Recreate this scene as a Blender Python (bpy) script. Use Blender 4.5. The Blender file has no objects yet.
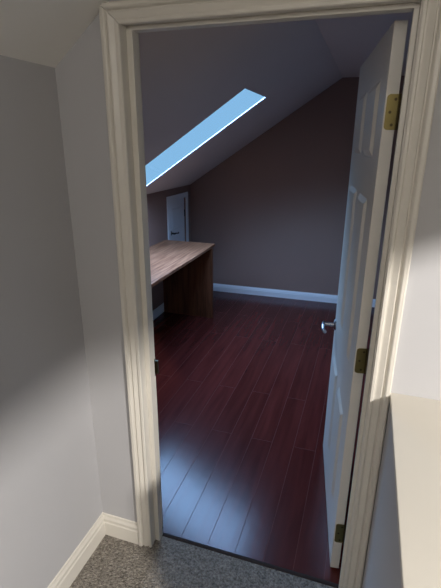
import bpy, bmesh, math
from mathutils import Vector, Matrix
C = bpy.context.scene.collection
PI = math.pi

# ------------------------------------------------------------------ materials
def new_mat(name):
    m = bpy.data.materials.new(name); m.use_nodes = True
    nt = m.node_tree; b = nt.nodes['Principled BSDF']
    return m, nt, b

def N(nt, typ, **kw):
    n = nt.nodes.new(typ)
    for k, v in kw.items():
        if k in n.inputs.keys(): n.inputs[k].default_value = v
        else: setattr(n, k, v)
    return n

def paint(name, col, rough=.6, var=.04, bump=.08, scale=120, spec=.3):
    """wall / trim paint: faint roller texture and slight tone wander"""
    m, nt, b = new_mat(name); L = nt.links.new
    tc = N(nt, 'ShaderNodeTexCoord')
    n1 = N(nt, 'ShaderNodeTexNoise', Scale=2.3, Detail=4.0)
    n2 = N(nt, 'ShaderNodeTexNoise', Scale=float(scale), Detail=3.0)
    L(tc.outputs['Object'], n1.inputs['Vector']); L(tc.outputs['Object'], n2.inputs['Vector'])
    mx = N(nt, 'ShaderNodeMix', data_type='RGBA')
    mx.inputs[6].default_value = (*[c*(1-var) for c in col], 1)
    mx.inputs[7].default_value = (*[min(1, c*(1+var)) for c in col], 1)
    L(n1.outputs['Fac'], mx.inputs[0]); L(mx.outputs[2], b.inputs['Base Color'])
    bp = N(nt, 'ShaderNodeBump', Strength=bump, Distance=.002)
    L(n2.outputs['Fac'], bp.inputs['Height']); L(bp.outputs['Normal'], b.inputs['Normal'])
    b.inputs['Roughness'].default_value = rough
    b.inputs['Specular IOR Level'].default_value = spec
    return m

def metal(name, col, rough=.3):
    m, nt, b = new_mat(name); L = nt.links.new
    tc = N(nt, 'ShaderNodeTexCoord')
    n = N(nt, 'ShaderNodeTexNoise', Scale=60.0, Detail=3.0)
    L(tc.outputs['Object'], n.inputs['Vector'])
    mr = N(nt, 'ShaderNodeMapRange')
    mr.inputs['To Min'].default_value = rough*.8; mr.inputs['To Max'].default_value = rough*1.25
    L(n.outputs['Fac'], mr.inputs['Value']); L(mr.outputs[0], b.inputs['Roughness'])
    b.inputs['Base Color'].default_value = (*col, 1); b.inputs['Metallic'].default_value = 1
    return m

def laminate():
    """dark mahogany laminate planks running along Y, 0.127 m wide"""
    m, nt, b = new_mat('mahogany_laminate'); L = nt.links.new
    tc = N(nt, 'ShaderNodeTexCoord')
    mp = N(nt, 'ShaderNodeMapping')
    mp.inputs['Rotation'].default_value = (0, 0, PI/2)
    mp.inputs['Location'].default_value = (.80, -.335+.127*10, 0)
    L(tc.outputs['Object'], mp.inputs['Vector'])
    br = N(nt, 'ShaderNodeTexBrick')
    br.offset = .37; br.offset_frequency = 2; br.squash = 1
    for k, v in {'Scale': 1.0, 'Mortar Size': .0011, 'Mortar Smooth': .35, 'Bias': 0.0, 'Brick Width': 1.38, 'Row Height': .127}.items():
        br.inputs[k].default_value = v
    br.inputs['Color1'].default_value = (0, 0, 0, 1); br.inputs['Color2'].default_value = (1, 1, 1, 1)
    br.inputs['Mortar'].default_value = (.5, .5, .5, 1)
    L(mp.outputs['Vector'], br.inputs['Vector'])
    b.inputs['Specular IOR Level'].default_value = .28
    # grain stretched along the plank
    mg = N(nt, 'ShaderNodeMapping'); mg.inputs['Scale'].default_value = (14, 1.0, 1)
    L(tc.outputs['Object'], mg.inputs['Vector'])
    ad = N(nt, 'ShaderNodeVectorMath', operation='MULTIPLY_ADD')
    ad.inputs[1].default_value = (7, 7, 7)
    L(br.outputs['Color'], ad.inputs[0]); L(mg.outputs['Vector'], ad.inputs[2])
    gn = N(nt, 'ShaderNodeTexNoise', Scale=1.5, Detail=5.0, Roughness=.55, Distortion=.5)
    L(ad.outputs[0], gn.inputs['Vector'])
    cr = N(nt, 'ShaderNodeValToRGB')
    e = cr.color_ramp.elements
    e[0].position = .25; e[0].color = (.052, .010, .008, 1)
    e[1].position = .8; e[1].color = (.112, .022, .017, 1)
    L(gn.outputs['Fac'], cr.inputs['Fac'])
    hs = N(nt, 'ShaderNodeMapRange'); hs.inputs['To Min'].default_value = .88; hs.inputs['To Max'].default_value = 1.12
    L(br.outputs['Color'], hs.inputs['Value'])
    mu = N(nt, 'ShaderNodeMix', data_type='RGBA', blend_type='MULTIPLY'); mu.inputs[0].default_value = 1
    L(cr.outputs['Color'], mu.inputs[6]); L(hs.outputs[0], mu.inputs[7])
    seam = N(nt, 'ShaderNodeMix', data_type='RGBA'); seam.inputs[7].default_value = (.13, .042, .035, 1)
    L(br.outputs['Fac'], seam.inputs[0]); L(mu.outputs[2], seam.inputs[6])
    L(seam.outputs[2], b.inputs['Base Color'])
    inv = N(nt, 'ShaderNodeMath', operation='MULTIPLY_ADD'); inv.inputs[1].default_value = -1; inv.inputs[2].default_value = 1
    L(br.outputs['Fac'], inv.inputs[0])
    rb = N(nt, 'ShaderNodeMapRange'); rb.inputs['To Min'].default_value = .18; rb.inputs['To Max'].default_value = .25
    L(gn.outputs['Fac'], rb.inputs['Value'])
    ra = N(nt, 'ShaderNodeMix', data_type='FLOAT'); ra.inputs[3].default_value = .9
    L(br.outputs['Fac'], ra.inputs[0]); L(rb.outputs[0], ra.inputs[2]); L(ra.outputs[0], b.inputs['Roughness'])
    bp = N(nt, 'ShaderNodeBump', Strength=.6, Distance=.0015)
    L(inv.outputs[0], bp.inputs['Height'])
    n3 = N(nt, 'ShaderNodeTexNoise', Scale=18.0, Detail=2.0)
    L(tc.outputs['Object'], n3.inputs['Vector'])
    b2 = N(nt, 'ShaderNodeBump', Strength=.03, Distance=.01)
    L(n3.outputs['Fac'], b2.inputs['Height']); L(bp.outputs['Normal'], b2.inputs['Normal'])
    L(b2.outputs['Normal'], b.inputs['Normal'])
    return m

def carpet_mat():
    m, nt, b = new_mat('speckled_carpet'); L = nt.links.new
    tc = N(nt, 'ShaderNodeTexCoord')
    v = N(nt, 'ShaderNodeTexVoronoi', Scale=125.0)
    n = N(nt, 'ShaderNodeTexNoise', Scale=150.0, Detail=3.0, Roughness=.7)
    n2 = N(nt, 'ShaderNodeTexNoise', Scale=110.0, Detail=3.0)
    for t in (v, n, n2): L(tc.outputs['Object'], t.inputs['Vector'])
    cr = N(nt, 'ShaderNodeValToRGB'); e = cr.color_ramp.elements
    e[0].position = .36; e[0].color = (.10, .09, .078, 1)
    e[1].position = .66; e[1].color = (.38, .345, .30, 1)
    av = N(nt, 'ShaderNodeMath', operation='ADD'); ml = N(nt, 'ShaderNodeMath', operation='MULTIPLY'); ml.inputs[1].default_value = .5
    L(n.outputs['Fac'], av.inputs[0]); L(n2.outputs['Fac'], av.inputs[1]); L(av.outputs[0], ml.inputs[0])
    L(ml.outputs[0], cr.inputs['Fac']); L(cr.outputs['Color'], b.inputs['Base Color'])
    b.inputs['Roughness'].default_value = 1; b.inputs['Specular IOR Level'].default_value = .05
    bp = N(nt, 'ShaderNodeBump', Strength=1.0, Distance=.006); bp.invert = True
    L(v.outputs['Distance'], bp.inputs['Height']); L(bp.outputs['Normal'], b.inputs['Normal'])
    return m

def desk_wood(name, c0, c1, scl, rough=.4):
    m, nt, b = new_mat(name); L = nt.links.new
    tc = N(nt, 'ShaderNodeTexCoord')
    mg = N(nt, 'ShaderNodeMapping'); mg.inputs['Scale'].default_value = scl
    L(tc.outputs['Object'], mg.inputs['Vector'])
    gn = N(nt, 'ShaderNodeTexNoise', Scale=1.0, Detail=5.0, Roughness=.6, Distortion=.4)
    L(mg.outputs['Vector'], gn.inputs['Vector'])
    cr = N(nt, 'ShaderNodeValToRGB'); e = cr.color_ramp.elements
    e[0].position = .38; e[0].color = (*c0, 1); e[1].position = .62; e[1].color = (*c1, 1)
    L(gn.outputs['Fac'], cr.inputs['Fac']); L(cr.outputs['Color'], b.inputs['Base Color'])
    b.inputs['Roughness'].default_value = rough; b.inputs['Specular IOR Level'].default_value = .25
    return m

def glass_mat():
    m = bpy.data.materials.new('skylight_glass'); m.use_nodes = True
    nt = m.node_tree; nt.nodes.clear(); L = nt.links.new
    o = N(nt, 'ShaderNodeOutputMaterial'); mx = N(nt, 'ShaderNodeMixShader'); mx.inputs[0].default_value = .06
    t = N(nt, 'ShaderNodeBsdfTransparent'); t.inputs['Color'].default_value = (.93, .97, 1, 1)
    g = N(nt, 'ShaderNodeBsdfGlossy', Roughness=.03)
    L(t.outputs[0], mx.inputs[1]); L(g.outputs[0], mx.inputs[2]); L(mx.outputs[0], o.inputs['Surface'])
    return m

HALL = paint('hall_grey_paint', (.455, .45, .46))
ROOM = paint('room_taupe_paint', (.265, .163, .132))
RCEIL = paint('room_ceiling_paint', (.70, .61, .56))
HCEIL = paint('hall_ceiling_paint', (.80, .78, .74))
TRIM = paint('cream_gloss_trim', (.66, .625, .56), rough=.38, var=.01, bump=.0, scale=300, spec=.5)
DOORP = paint('white_door_paint', (.68, .65, .60), rough=.35, var=.02, bump=.01, scale=300, spec=.5)
WTRIM = paint('white_trim_paint', (.72, .72, .74), rough=.4, var=.02, bump=.03, scale=60, spec=.5)
LEDGE = paint('cream_ledge_paint', (.60, .565, .50), rough=.5, var=.05, bump=.1, scale=40)
LAM = laminate(); CARPET = carpet_mat()
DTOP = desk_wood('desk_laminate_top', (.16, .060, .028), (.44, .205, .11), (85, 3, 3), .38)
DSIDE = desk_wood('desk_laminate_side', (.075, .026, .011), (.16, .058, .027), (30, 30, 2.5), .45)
BRASS = metal('aged_brass', (.24, .195, .08), .42)
DBRASS = metal('dark_brass', (.10, .075, .04), .45)
CHROME = metal('satin_chrome', (.38, .38, .40), .28)
BLACK = metal('dark_bronze', (.05, .045, .045), .4)
STRIP = paint('dark_threshold_strip', (.035, .024, .02), rough=.75, var=.1, spec=.15)
GLASS = glass_mat()

# ------------------------------------------------------------------ helpers
def link(name, bm, mat, parent=None, smooth=False, bevel=0):
    bmesh.ops.recalc_face_normals(bm, faces=bm.faces)
    me = bpy.data.meshes.new(name); bm.to_mesh(me); bm.free()
    me.materials.append(mat)
    o = bpy.data.objects.new(name, me); C.objects.link(o)
    if smooth:
        for f in me.polygons: f.use_smooth = True
    if bevel:
        b = o.modifiers.new('bevel', 'BEVEL'); b.width = bevel; b.segments = 2; b.limit_method = 'ANGLE'
    if parent: o.parent = parent
    return o

def struct(o, label=None):
    o['kind'] = 'structure'
    if label: o['label'] = label
    return o

def empty(name, loc, rz=0):
    o = bpy.data.objects.new(name, None); C.objects.link(o)
    o.location = loc; o.rotation_euler = (0, 0, rz); o.empty_display_size = .1
    return o

def box(bm, x0, x1, y0, y1, z0, z1):
    vs = [bm.verts.new(p) for p in ((x0,y0,z0),(x1,y0,z0),(x1,y1,z0),(x0,y1,z0),(x0,y0,z1),(x1,y0,z1),(x1,y1,z1),(x0,y1,z1))]
    for f in ((0,3,2,1),(4,5,6,7),(0,1,5,4),(1,2,6,5),(2,3,7,6),(3,0,4,7)): bm.faces.new([vs[i] for i in f])

def boxes(*bs):
    bm = bmesh.new()
    for b in bs: box(bm, *b)
    return bm

def loft(bm, rings, closed=True, caps=True):
    R = [[bm.verts.new(p) for p in r] for r in rings]
    n = len(R[0])
    for a, b in zip(R, R[1:]):
        for i in range(n if closed else n-1):
            bm.faces.new((a[i], a[(i+1) % n], b[(i+1) % n], b[i]))
    if caps: bm.faces.new(R[0]); bm.faces.new(R[-1][::-1])

def prism(poly, axis, a, b):
    """extrude a 2D polygon along an axis (0,1,2) from a to b"""
    def P(u, v, w): return [(w, u, v), (u, w, v), (u, v, w)][axis]
    bm = bmesh.new(); loft(bm, [[P(u, v, a) for u, v in poly], [P(u, v, b) for u, v in poly]])
    return bm

def sweep(profile, A, B, nrm, e0=0., e1=0.):
    """profile (distance from wall, z) swept from A to B; e0/e1 mitre the ends"""
    A = Vector((*A, 0)); B = Vector((*B, 0)); n = Vector((*nrm, 0)).normalized(); d = (B-A).normalized()
    bm = bmesh.new()
    loft(bm, [[tuple(A + n*p + d*(e0*p) + Vector((0, 0, z))) for p, z in profile],
              [tuple(B + n*p - d*(e1*p) + Vector((0, 0, z))) for p, z in profile]])
    return bm

def cyl(bm, p0, p1, r, seg=20, r1=None):
    p0 = Vector(p0); p1 = Vector(p1); d = (p1-p0).normalized()
    u = d.orthogonal().normalized(); v = d.cross(u); r1 = r if r1 is None else r1
    loft(bm, [[tuple(p+(u*math.cos(t)+v*math.sin(t))*q) for t in [2*PI*i/seg for i in range(seg)]] for p, q in ((p0, r), (p1, r1))])

def tube(bm, pts, rad, seg=14):
    rings = []
    for i, p in enumerate(pts):
        p = Vector(p); a = Vector(pts[max(i-1, 0)]); b = Vector(pts[min(i+1, len(pts)-1)])
        d = (b-a).normalized(); u = d.cross(Vector((0, 0, 1)))
        u = u.normalized() if u.length > 1e-4 else Vector((1, 0, 0)); v = d.cross(u); r = rad[i]
        rings.append([tuple(p+(u*math.cos(t)+v*math.sin(t))*r) for t in [2*PI*k/seg for k in range(seg)]])
    loft(bm, rings)

# ------------------------------------------------------------------ measured layout (metres)
WF, WB = -.07, .045                 # partition wall: hall face, room face
KX, KZ = -1.2, 1.234                # room knee wall
RX, RZ = .367, 2.274                # where the slope turns into the flat ceiling
RR = 1.45                           # right wall of the room
FY0, FY1 = 3.341, 3.341+.0246*(RR-KX)   # far wall (very slightly out of square)
HX = -.26                           # hall left wall
HR, HB = 4.4, -5.2                  # hall right and back walls
OL, OR_, OT = -.02, .788, 2.012     # jamb faces
slope = (RZ-KZ)/(RX-KX)

# ---- floors
struct(link('floor', boxes((-1.35, RR+.15, .004, FY1+.15, -.06, 0), (-.04, .81, -.004, .004, -.06, -.001)), LAM))
struct(link('floor_carpet', boxes((HX-.1, HR+.1, HB-.1, WF, -.06, .004), (-.04, .81, WF, -.006, -.06, .004)), CARPET))
bm = prism([(-.010, 0), (-.009, .005), (-.003, .007), (.005, .007), (.010, .004), (.011, 0)], 0, OL, OR_)
struct(link('trim_threshold', bm, STRIP))

# ---- partition wall with the doorway
def partition(y0, y1, x0, x1):
    return boxes((x0, OL-.012, y0, y1, -.05, 2.75), (OR_+.012, x1, y0, y1, -.05, 2.75), (OL-.012, OR_+.012, y0, y1, OT+.012, 2.75))
struct(link('wall_front', partition(WF, -.012, -1.35, HR+.1), HALL))
struct(link('wall_near', partition(-.012, WB, -1.35, HR+.1), ROOM))

# ---- hall shell
struct(link('wall_left', boxes((HX-.09, HX, HB-.1, WF, -.05, 2.75)), HALL))
struct(link('wall_back', boxes((HX-.09, HR+.1, HB-.1, HB, -.05, 2.75)), HALL))
struct(link('wall_right', boxes((HR, HR+.1, HB, WF, -.05, 2.75)), HALL))
HZ, HS = 1.906, .79
flat = 2.60; fx = HX+(flat-HZ)/HS
bm = prism([(HX-.05, HZ-.05*HS), (fx, flat), (HR+.05, flat), (HR+.05, flat+.3), (HX-.05, flat+.3)], 1, HB-.05, WF)
box(bm, 1.55, 1.66, HB, WF, 1.795, flat+.05)          # dropped header where the stair hall begins
struct(link('ceiling', bm, HCEIL))

# ---- half wall with cream cap
struct(link('wall_half', boxes((.852, 1.25, -.80, WF, 0, .941)), HALL))
struct(link('trim_ledge', boxes((.849, 1.256, -.805, WF, .941, .957)), LEDGE, bevel=.002))

# ---- room shell
bm = bmesh.new()
def fy(x): return FY0+(x-KX)*(FY1-FY0)/(RR-KX)
prof = [(KX-.05, -.05), (RR+.1, -.05), (RR+.1, RZ+.01), (RX, RZ+.01), (KX-.05, KZ-.05*slope+.01)]
loft(bm, [[(x, fy(x), z) for x, z in prof], [(x, fy(x)+.1, z) for x, z in prof]])
struct(link('wall_far', bm, ROOM))
# knee wall, with the opening of the access door left as a shallow recess
AY0, AY1, AZ = 2.755, 3.195, 1.115
struct(link('wall_knee', boxes((KX-.1, KX, WB, AY0, -.05, KZ), (KX-.1, KX, AY1, 3.5, -.05, KZ),
                               (KX-.1, KX, AY0, AY1, AZ, KZ), (KX-.12, KX-.06, AY0-.02, AY1+.02, -.05, AZ+.02)), ROOM))
struct(link('wall_side', boxes((RR, RR+.1, WB, 3.5, -.05, 2.6)), paint('side_wall_paint', (.6, .58, .6))))

# sloped ceiling with the skylight opening, then flat ceiling
SX0, SX1, SY0, SY1 = -1.08, -.05, 1.43, 2.01
TH = .007
def sp(x, y, h=0):                        # point on the slope, h = distance above it
    k = math.hypot(1, slope)
    return (x - slope/k*h, y, KZ+(x-KX)*slope + h/k)
bm = bmesh.new()
def slab(x0, x1, y0, y1, h0=0, h1=TH):
    loft(bm, [[sp(x0, y0, h0), sp(x1, y0, h0), sp(x1, y1, h0), sp(x0, y1, h0)],
              [sp(x0, y0, h1), sp(x1, y0, h1), sp(x1, y1, h1), sp(x0, y1, h1)]])
slab(KX-.05, RX, WB, SY0); slab(KX-.05, RX, SY1, 3.45)
slab(KX-.05, SX0, SY0, SY1); slab(SX1, RX, SY0, SY1)
box(bm, RX-.05, RR+.1, WB, 3.45, RZ+.0005, RZ+.14)
struct(link('ceiling_room', bm, RCEIL))

# ---- skylight: white frame, glass
sk = struct(empty('window_1', sp((SX0+SX1)/2, (SY0+SY1)/2, 0)), 'long narrow skylight glowing pale blue in the sloped ceiling')
inv = Matrix.Translation(-Vector(sk.location))
def child(o, par):
    o.parent = par; o.matrix_parent_inverse = Matrix.Translation(par.location).inverted() if par.rotation_euler.z == 0 else par.matrix_world.inverted(); return o
bm = bmesh.new(); e = .006
slab(SX0-.0, SX0+e, SY0, SY1, .001, TH+.001); slab(SX1-e, SX1, SY0, SY1, .001, TH+.001)
slab(SX0+e, SX1-e, SY0, SY0+e, .001, TH+.001); slab(SX0+e, SX1-e, SY1-e, SY1, .001, TH+.001)
child(link('window_frame', bm, WTRIM), sk)
bm = bmesh.new(); slab(SX0+e, SX1-e, SY0+e, SY1-e, TH-.004, TH-.002)
child(link('pane', bm, GLASS), sk)

# ---- door lining: jambs and stops
def jamb(name, *bs, mat=TRIM): return struct(link(name, boxes(*bs), mat, bevel=.0012))
left_jamb = jamb('trim_jamb_left', (OL-.012, OL, WF, WB, 0, OT), (OL, 0, -.036, 0, 0, 2.0))
right_jamb = jamb('trim_jamb_right', (OR_, OR_+.012, WF, WB, 0, OT), (.775, OR_, -.036, 0, 0, 2.0))
jamb('trim_jamb_head', (OL-.012, OR_+.012, WF, WB, OT, OT+.012), (OL, OR_, -.036, 0, 2.0, OT))
# strike plate on the left jamb
bm = boxes((OL, OL+.0015, .012, .040, .795, .87))
box(bm, OL-.004, OL+.012, .038, .050, .805, .862)
link('strike_plate', bm, DBRASS, left_jamb)

# casings: moulded profile (distance from inner edge, thickness)
CP = [(0, 0), (0, .006), (.003, .0095), (.010, .0105), (.0125, .005), (.017, .0055), (.032, .0125),
      (.0345, .007), (.038, .0075), (.042, .015), (.046, .018), (.055, .018), (.059, .014), (.060, 0)]
def casing(face, sign, xl, xr, zt, names, mat, scale_top=.95, gap=.0007, bottom=0):
    def P(x, t, z): return (x, face + sign*t, z)
    k = scale_top
    bm = bmesh.new(); loft(bm, [[P(xl-u, t, bottom) for u, t in CP], [P(xl-u-gap, t, zt+u*k-gap) for u, t in CP]])
    struct(link(names[0], bm, mat))
    bm = bmesh.new(); loft(bm, [[P(xl-u+gap, t, zt+u*k+gap) for u, t in CP], [P(xr+u-gap, t, zt+u*k+gap) for u, t in CP]])
    struct(link(names[1], bm, mat))
    bm = bmesh.new(); loft(bm, [[P(xr+u, t, bottom) for u, t in CP], [P(xr+u+gap, t, zt+u*k-gap) for u, t in CP]])
    struct(link(names[2], bm, mat))
casing(WF, -1, -.018, .790, 2.008, ('trim_casing_left', 'trim_casing_head', 'trim_casing_right'), TRIM)
casing(WB, 1, -.024, .794, 2.016, ('trim_inner_casing_left', 'trim_inner_casing_head', 'trim_inner_casing_right'), WTRIM)

# ---- baseboards
def bprof(h, t=.014): return [(0, 0), (t, 0), (t, h*.62), (t*.8, h*.68), (t*.8, h*.80), (t*.45, h*.90), (t*.35, h*.98), (0, h)]
hb = [(d, z+.0) for d, z in bprof(.116)]
struct(link('baseboard_left', sweep(hb, (HX, HB), (HX, WF), (1, 0), 0, 1), TRIM))
struct(link('baseboard_front', sweep(hb, (HX, WF), (-.0785, WF), (0, -1), 1, 0), TRIM))
struct(link('baseboard_far', sweep(bprof(.090), (KX, FY0), (RR, FY1), (0, -1), 1, 0), WTRIM))
struct(link('baseboard_knee', sweep(bprof(.090), (KX, WB), (KX, 2.695), (1, 0)), WTRIM))
struct(link('baseboard_near', sweep(bprof(.090), (KX, WB), (-.09, WB), (0, 1), 1, 0), WTRIM))
struct(link('baseboard_side', sweep(bprof(.090), (RR, WB), (RR, FY1), (-1, 0)), WTRIM))

# ------------------------------------------------------------------ panelled door slabs
def door_slab(w, z0, z1, th, xs, rows):
    """both faces panelled; local x along the width, y = 0 (front) to -th"""
    bm = bmesh.new()
    X = sorted({0, w, *[a for c in xs for a in c]}); Z = sorted({z0, z1, *[a for r in rows for a in r]})
    for y, flip in ((0, 0), (-th, 1)):
        g = {(x, z): bm.verts.new((x, y, z)) for x in X for z in Z}
        pan = []
        for i in range(len(X)-1):
            for j in range(len(Z)-1):
                q = [g[X[i], Z[j]], g[X[i], Z[j+1]], g[X[i+1], Z[j+1]], g[X[i+1], Z[j]]]
                f = bm.faces.new(q[::-1] if flip else q)
                if (X[i], X[i+1]) in xs and (Z[j], Z[j+1]) in rows: pan.append(f)
        for t, d in ((.010, -.010), (.004, -.001), (.005, 0), (.026, .009)):
            bmesh.ops.inset_individual(bm, faces=pan, thickness=t, depth=d)
    bm.verts.ensure_lookup_table()
    # close the four edges with their own strips
    def key(v): return (round(v.co.x, 5), round(v.co.z, 5))
    F = {key(v): v for v in bm.verts if abs(v.co.y) < 1e-6}; B = {key(v): v for v in bm.verts if abs(v.co.y+th) < 1e-6}
    loop = [(x, z0) for x in X] + [(w, z) for z in Z[1:]] + [(x, z1) for x in X[::-1][1:]] + [(0, z) for z in Z[::-1][1:-1]]
    loop = [(round(a, 5), round(b, 5)) for a, b in loop]
    for a, b in zip(loop, loop[1:]+loop[:1]): bm.faces.new((F[a], F[b], B[b], B[a]))
    return bm

def lever(par, s, z, mat, reach=-.105, out=1, y0=0, name='door_handle', r=.030, k=1):
    """rosette, neck and lever; reach < 0 points back to the hinge side"""
    bm = bmesh.new()
    cyl(bm, (s, y0, z), (s, y0+out*.005, z), r*k, 28); cyl(bm, (s, y0+out*.005, z), (s, y0+out*.011, z), r*k, 28, r*.72*k)
    cyl(bm, (s, y0+out*.010, z), (s, y0+out*.062*k, z), .0105*k, 18)
    pts, rad = [], []
    for i in range(13):
        t = i/12; pts.append((s-math.copysign(.012, reach)*k+(reach*1.0)*t*k, y0+out*(.060+.006*math.sin(t*PI))*k, z+.004*math.sin(t*2*PI)*k-.004*t))
        rad.append((.0105-.003*math.sin(t*PI))*k if t < .9 else .0095*k)
    tube(bm, pts, rad)
    o = link(name, bm, mat, par, smooth=False)
    b = o.modifiers.new('bevel', 'BEVEL'); b.width = .001; b.segments = 2; b.limit_method = 'ANGLE'
    return o

# ---- the open six-panel door
d1 = struct(empty('door_1', (.735, .071, 0), math.radians(98)), 'white six panel door standing open on brass hinges')
slabo = link('door_panel', door_slab(.79, .010, 2.0, .035, [(.13, .35), (.44, .66)], [(.235, .675), (.895, 1.515), (1.64, 1.875)]), DOORP, d1)
b = slabo.modifiers.new('bevel', 'BEVEL'); b.width = .0012; b.segments = 1; b.limit_method = 'ANGLE'; b.angle_limit = math.radians(60)
for zc in (1.771, .978, .200):
    # leaf let into the door edge, rounded at the free corners
    hl, yl, r = .0475, -.004, .010
    poly = [(-.036, zc-hl), (yl-r, zc-hl)]
    poly += [(yl-r+r*math.sin(t), zc-hl+r-r*math.cos(t)) for t in [PI/2*i/5 for i in range(1, 6)]]
    poly += [(yl-r+r*math.cos(t), zc+hl-r+r*math.sin(t)) for t in [PI/2*i/5 for i in range(0, 6)]]
    poly += [(-.036, zc+hl)]
    hg = link('hinge', prism(poly, 0, -.0022, .0005), BRASS, d1)
    bm = bmesh.new()
    for k in range(5):
        cyl(bm, (-.007, -.0440, zc-hl+k*.019+.0006), (-.007, -.0440, zc-hl+(k+1)*.019-.0006), .0062, 16)
    cyl(bm, (-.007, -.0440, zc+hl), (-.007, -.0440, zc+hl+.005), .0048, 12, .002)
    box(bm, -.0022, -.0004, -.042, -.034, zc-hl, zc+hl)
    link('knuckle', bm, DBRASS, hg)
    for sy, sz in ((-.024, .034), (-.012, 0), (-.020, -.034)):
        bm = bmesh.new(); cyl(bm, (-.0021, sy-.004, zc+sz), (-.0030, sy-.004, zc+sz), .0042, 14, .0036); link('screw', bm, DBRASS, hg)
    # jamb leaf
    link('jamb_hinge_leaf', boxes((OR_-.002, OR_, .012, .060, zc-hl, zc+hl)), DBRASS, right_jamb)
lever(d1, .735, .803, CHROME)
lever(d1, .735, .803, CHROME, out=-1, y0=-.035)
link('latch_plate', boxes((.79, .7915, -.030, -.005, .775, .832)), BRASS, d1)

# ---- access door in the knee wall, faces into the room (+X)
d2 = struct(empty('door_2', (KX-.018, AY1-.004, 0), -PI/2), 'small white panelled access door in the knee wall behind the desk')
# local x runs toward -Y world, local y faces +X world
w2 = AY1-AY0-.008
link('door_panel', door_slab(w2, .012, AZ-.004, .03, [(.085, w2-.085)], [(.12, .60), (.80, 1.03)]), WTRIM, d2)
lever(d2, w2-.050, .775, BLACK, reach=-.11, k=.9)
bm = boxes((-.006, .004, .0, .006, .90, .975)); cyl(bm, (0, .006, .90), (0, .006, .975), .005, 12); link('hinge', bm, BLACK, d2)
bm = boxes((-.006, .004, .0, .006, .12, .195)); cyl(bm, (0, .006, .12), (0, .006, .195), .005, 12); link('hinge', bm, BLACK, d2)
# flat casing around it
bm = boxes((KX, KX+.013, AY0-.055, AY0+.003, 0, AZ+.05), (KX, KX+.013, AY1-.003, AY1+.048, 0, AZ+.05), (KX, KX+.013, AY0+.003, AY1-.003, AZ-.003, AZ+.05))
struct(link('trim_access_casing', bm, WTRIM, bevel=.003))

# ------------------------------------------------------------------ desk along the knee wall
DX0, DX1, DY0, DY1, DZ = KX+.002, -.655, 1.10, 2.63, .745
desk = empty('desk', ((DX0+DX1)/2, (DY0+DY1)/2, 0))
desk['label'] = 'brown wood-grain desk standing against the low knee wall below the skylight'
desk['category'] = 'desk'
def dpart(name, mat, *bs, bev=.0015):
    cx, cy = desk.location.x, desk.location.y
    return link(name, boxes(*[(a-cx, b-cx, c-cy, d-cy, e, f) for a, b, c, d, e, f in bs]), mat, desk, bevel=bev)
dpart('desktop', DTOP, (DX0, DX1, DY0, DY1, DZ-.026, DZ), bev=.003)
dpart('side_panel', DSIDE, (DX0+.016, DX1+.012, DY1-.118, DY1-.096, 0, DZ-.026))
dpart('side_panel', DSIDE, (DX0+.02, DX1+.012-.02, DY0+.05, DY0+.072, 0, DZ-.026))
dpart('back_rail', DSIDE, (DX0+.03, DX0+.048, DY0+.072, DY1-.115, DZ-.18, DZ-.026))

# ------------------------------------------------------------------ light
w = bpy.data.worlds.new('sky'); bpy.context.scene.world = w; w.use_nodes = True
nt = w.node_tree; bg = nt.nodes['Background']; L = nt.links.new
tc = N(nt, 'ShaderNodeTexCoord'); sx = N(nt, 'ShaderNodeSeparateXYZ'); L(tc.outputs['Generated'], sx.inputs[0])
cr = N(nt, 'ShaderNodeValToRGB'); e = cr.color_ramp.elements
cr.color_ramp.interpolation = 'EASE'
e[0].position = .0; e[0].color = (.30, .585, .88, 1); e[1].position = 1; e[1].color = (.37, .585, 1.0, 1)
L(sx.outputs['Z'], cr.inputs['Fac'])
st = N(nt, 'ShaderNodeMapRange', interpolation_type='SMOOTHSTEP')
st.inputs['From Min'].default_value = .14; st.inputs['From Max'].default_value = .5
st.inputs['To Min'].default_value = 1.0; st.inputs['To Max'].default_value = 27.0
L(sx.outputs['Z'], st.inputs['Value'])
L(cr.outputs['Color'], bg.inputs['Color']); L(st.outputs[0], bg.inputs['Strength'])

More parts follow.
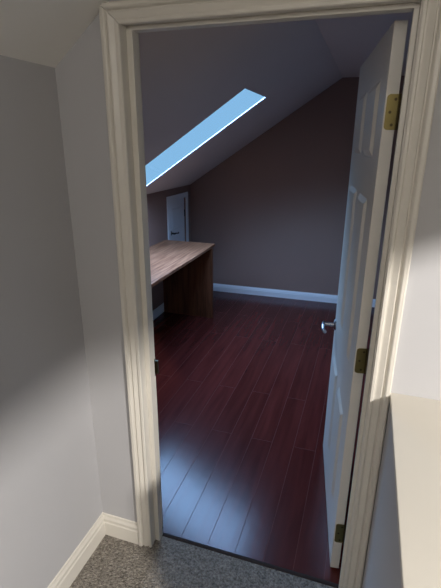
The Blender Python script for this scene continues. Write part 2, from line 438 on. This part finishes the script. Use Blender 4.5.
# daylight portal in the skylight opening (sampling aid only)
pl = bpy.data.lights.new('skylight_portal', 'AREA'); pl.shape = 'RECTANGLE'
pl.size = (SX1-SX0)*math.hypot(1, slope); pl.size_y = SY1-SY0
pl.cycles.is_portal = True
po = bpy.data.objects.new('skylight_portal', pl); C.objects.link(po)
po.location = sp((SX0+SX1)/2, (SY0+SY1)/2, TH+.04); po.rotation_euler = (0, -math.atan(slope), 0)

# stair-hall ceiling lamp, up to the right behind the camera
hl = bpy.data.lights.new('stair_lamp', 'SPOT'); hl.energy = 570; hl.color = (1, .955, .90); hl.shadow_soft_size = .085
hl.spot_size = math.radians(80); hl.spot_blend = .5
ho = bpy.data.objects.new('stair_lamp', hl); C.objects.link(ho); ho.location = (2.78, -2.3, 2.37)
ho.rotation_euler = (Vector((.25, -.4, .9))-Vector(ho.location)).to_track_quat('-Z', 'Y').to_euler()

# added soft fill behind the camera, raises the hall's ambient level
h2 = bpy.data.lights.new('hall_fill', 'POINT'); h2.energy = 38; h2.color = (1, .95, .88); h2.shadow_soft_size = .30
h2o = bpy.data.objects.new('hall_fill', h2); C.objects.link(h2o); h2o.location = (.75, -3.0, 2.2)

# ------------------------------------------------------------------ camera
cam = bpy.data.cameras.new('camera'); co = bpy.data.objects.new('camera', cam); C.objects.link(co)
yaw, pitch, roll = .318742343, .334802380, .00525736
f = Vector((-math.sin(yaw)*math.cos(pitch), math.cos(yaw)*math.cos(pitch), -math.sin(pitch)))
r = Vector((math.cos(yaw), math.sin(yaw), 0)); u = r.cross(f)
r2 = r*math.cos(roll)+u*math.sin(roll); u2 = -r*math.sin(roll)+u*math.cos(roll)
M = Matrix((r2, u2, -f)).transposed().to_4x4(); M.translation = Vector((.717423, -1.358841, 1.688389))
co.matrix_world = M
cam.sensor_fit = 'HORIZONTAL'; cam.sensor_width = 36; cam.lens = 436.845/441*36; cam.clip_start = .01
bpy.context.scene.camera = co
vs = bpy.context.scene.view_settings
vs.view_transform = 'Standard'; vs.look = 'None'; vs.gamma = 1; vs.use_curve_mapping = False; vs.exposure = 0
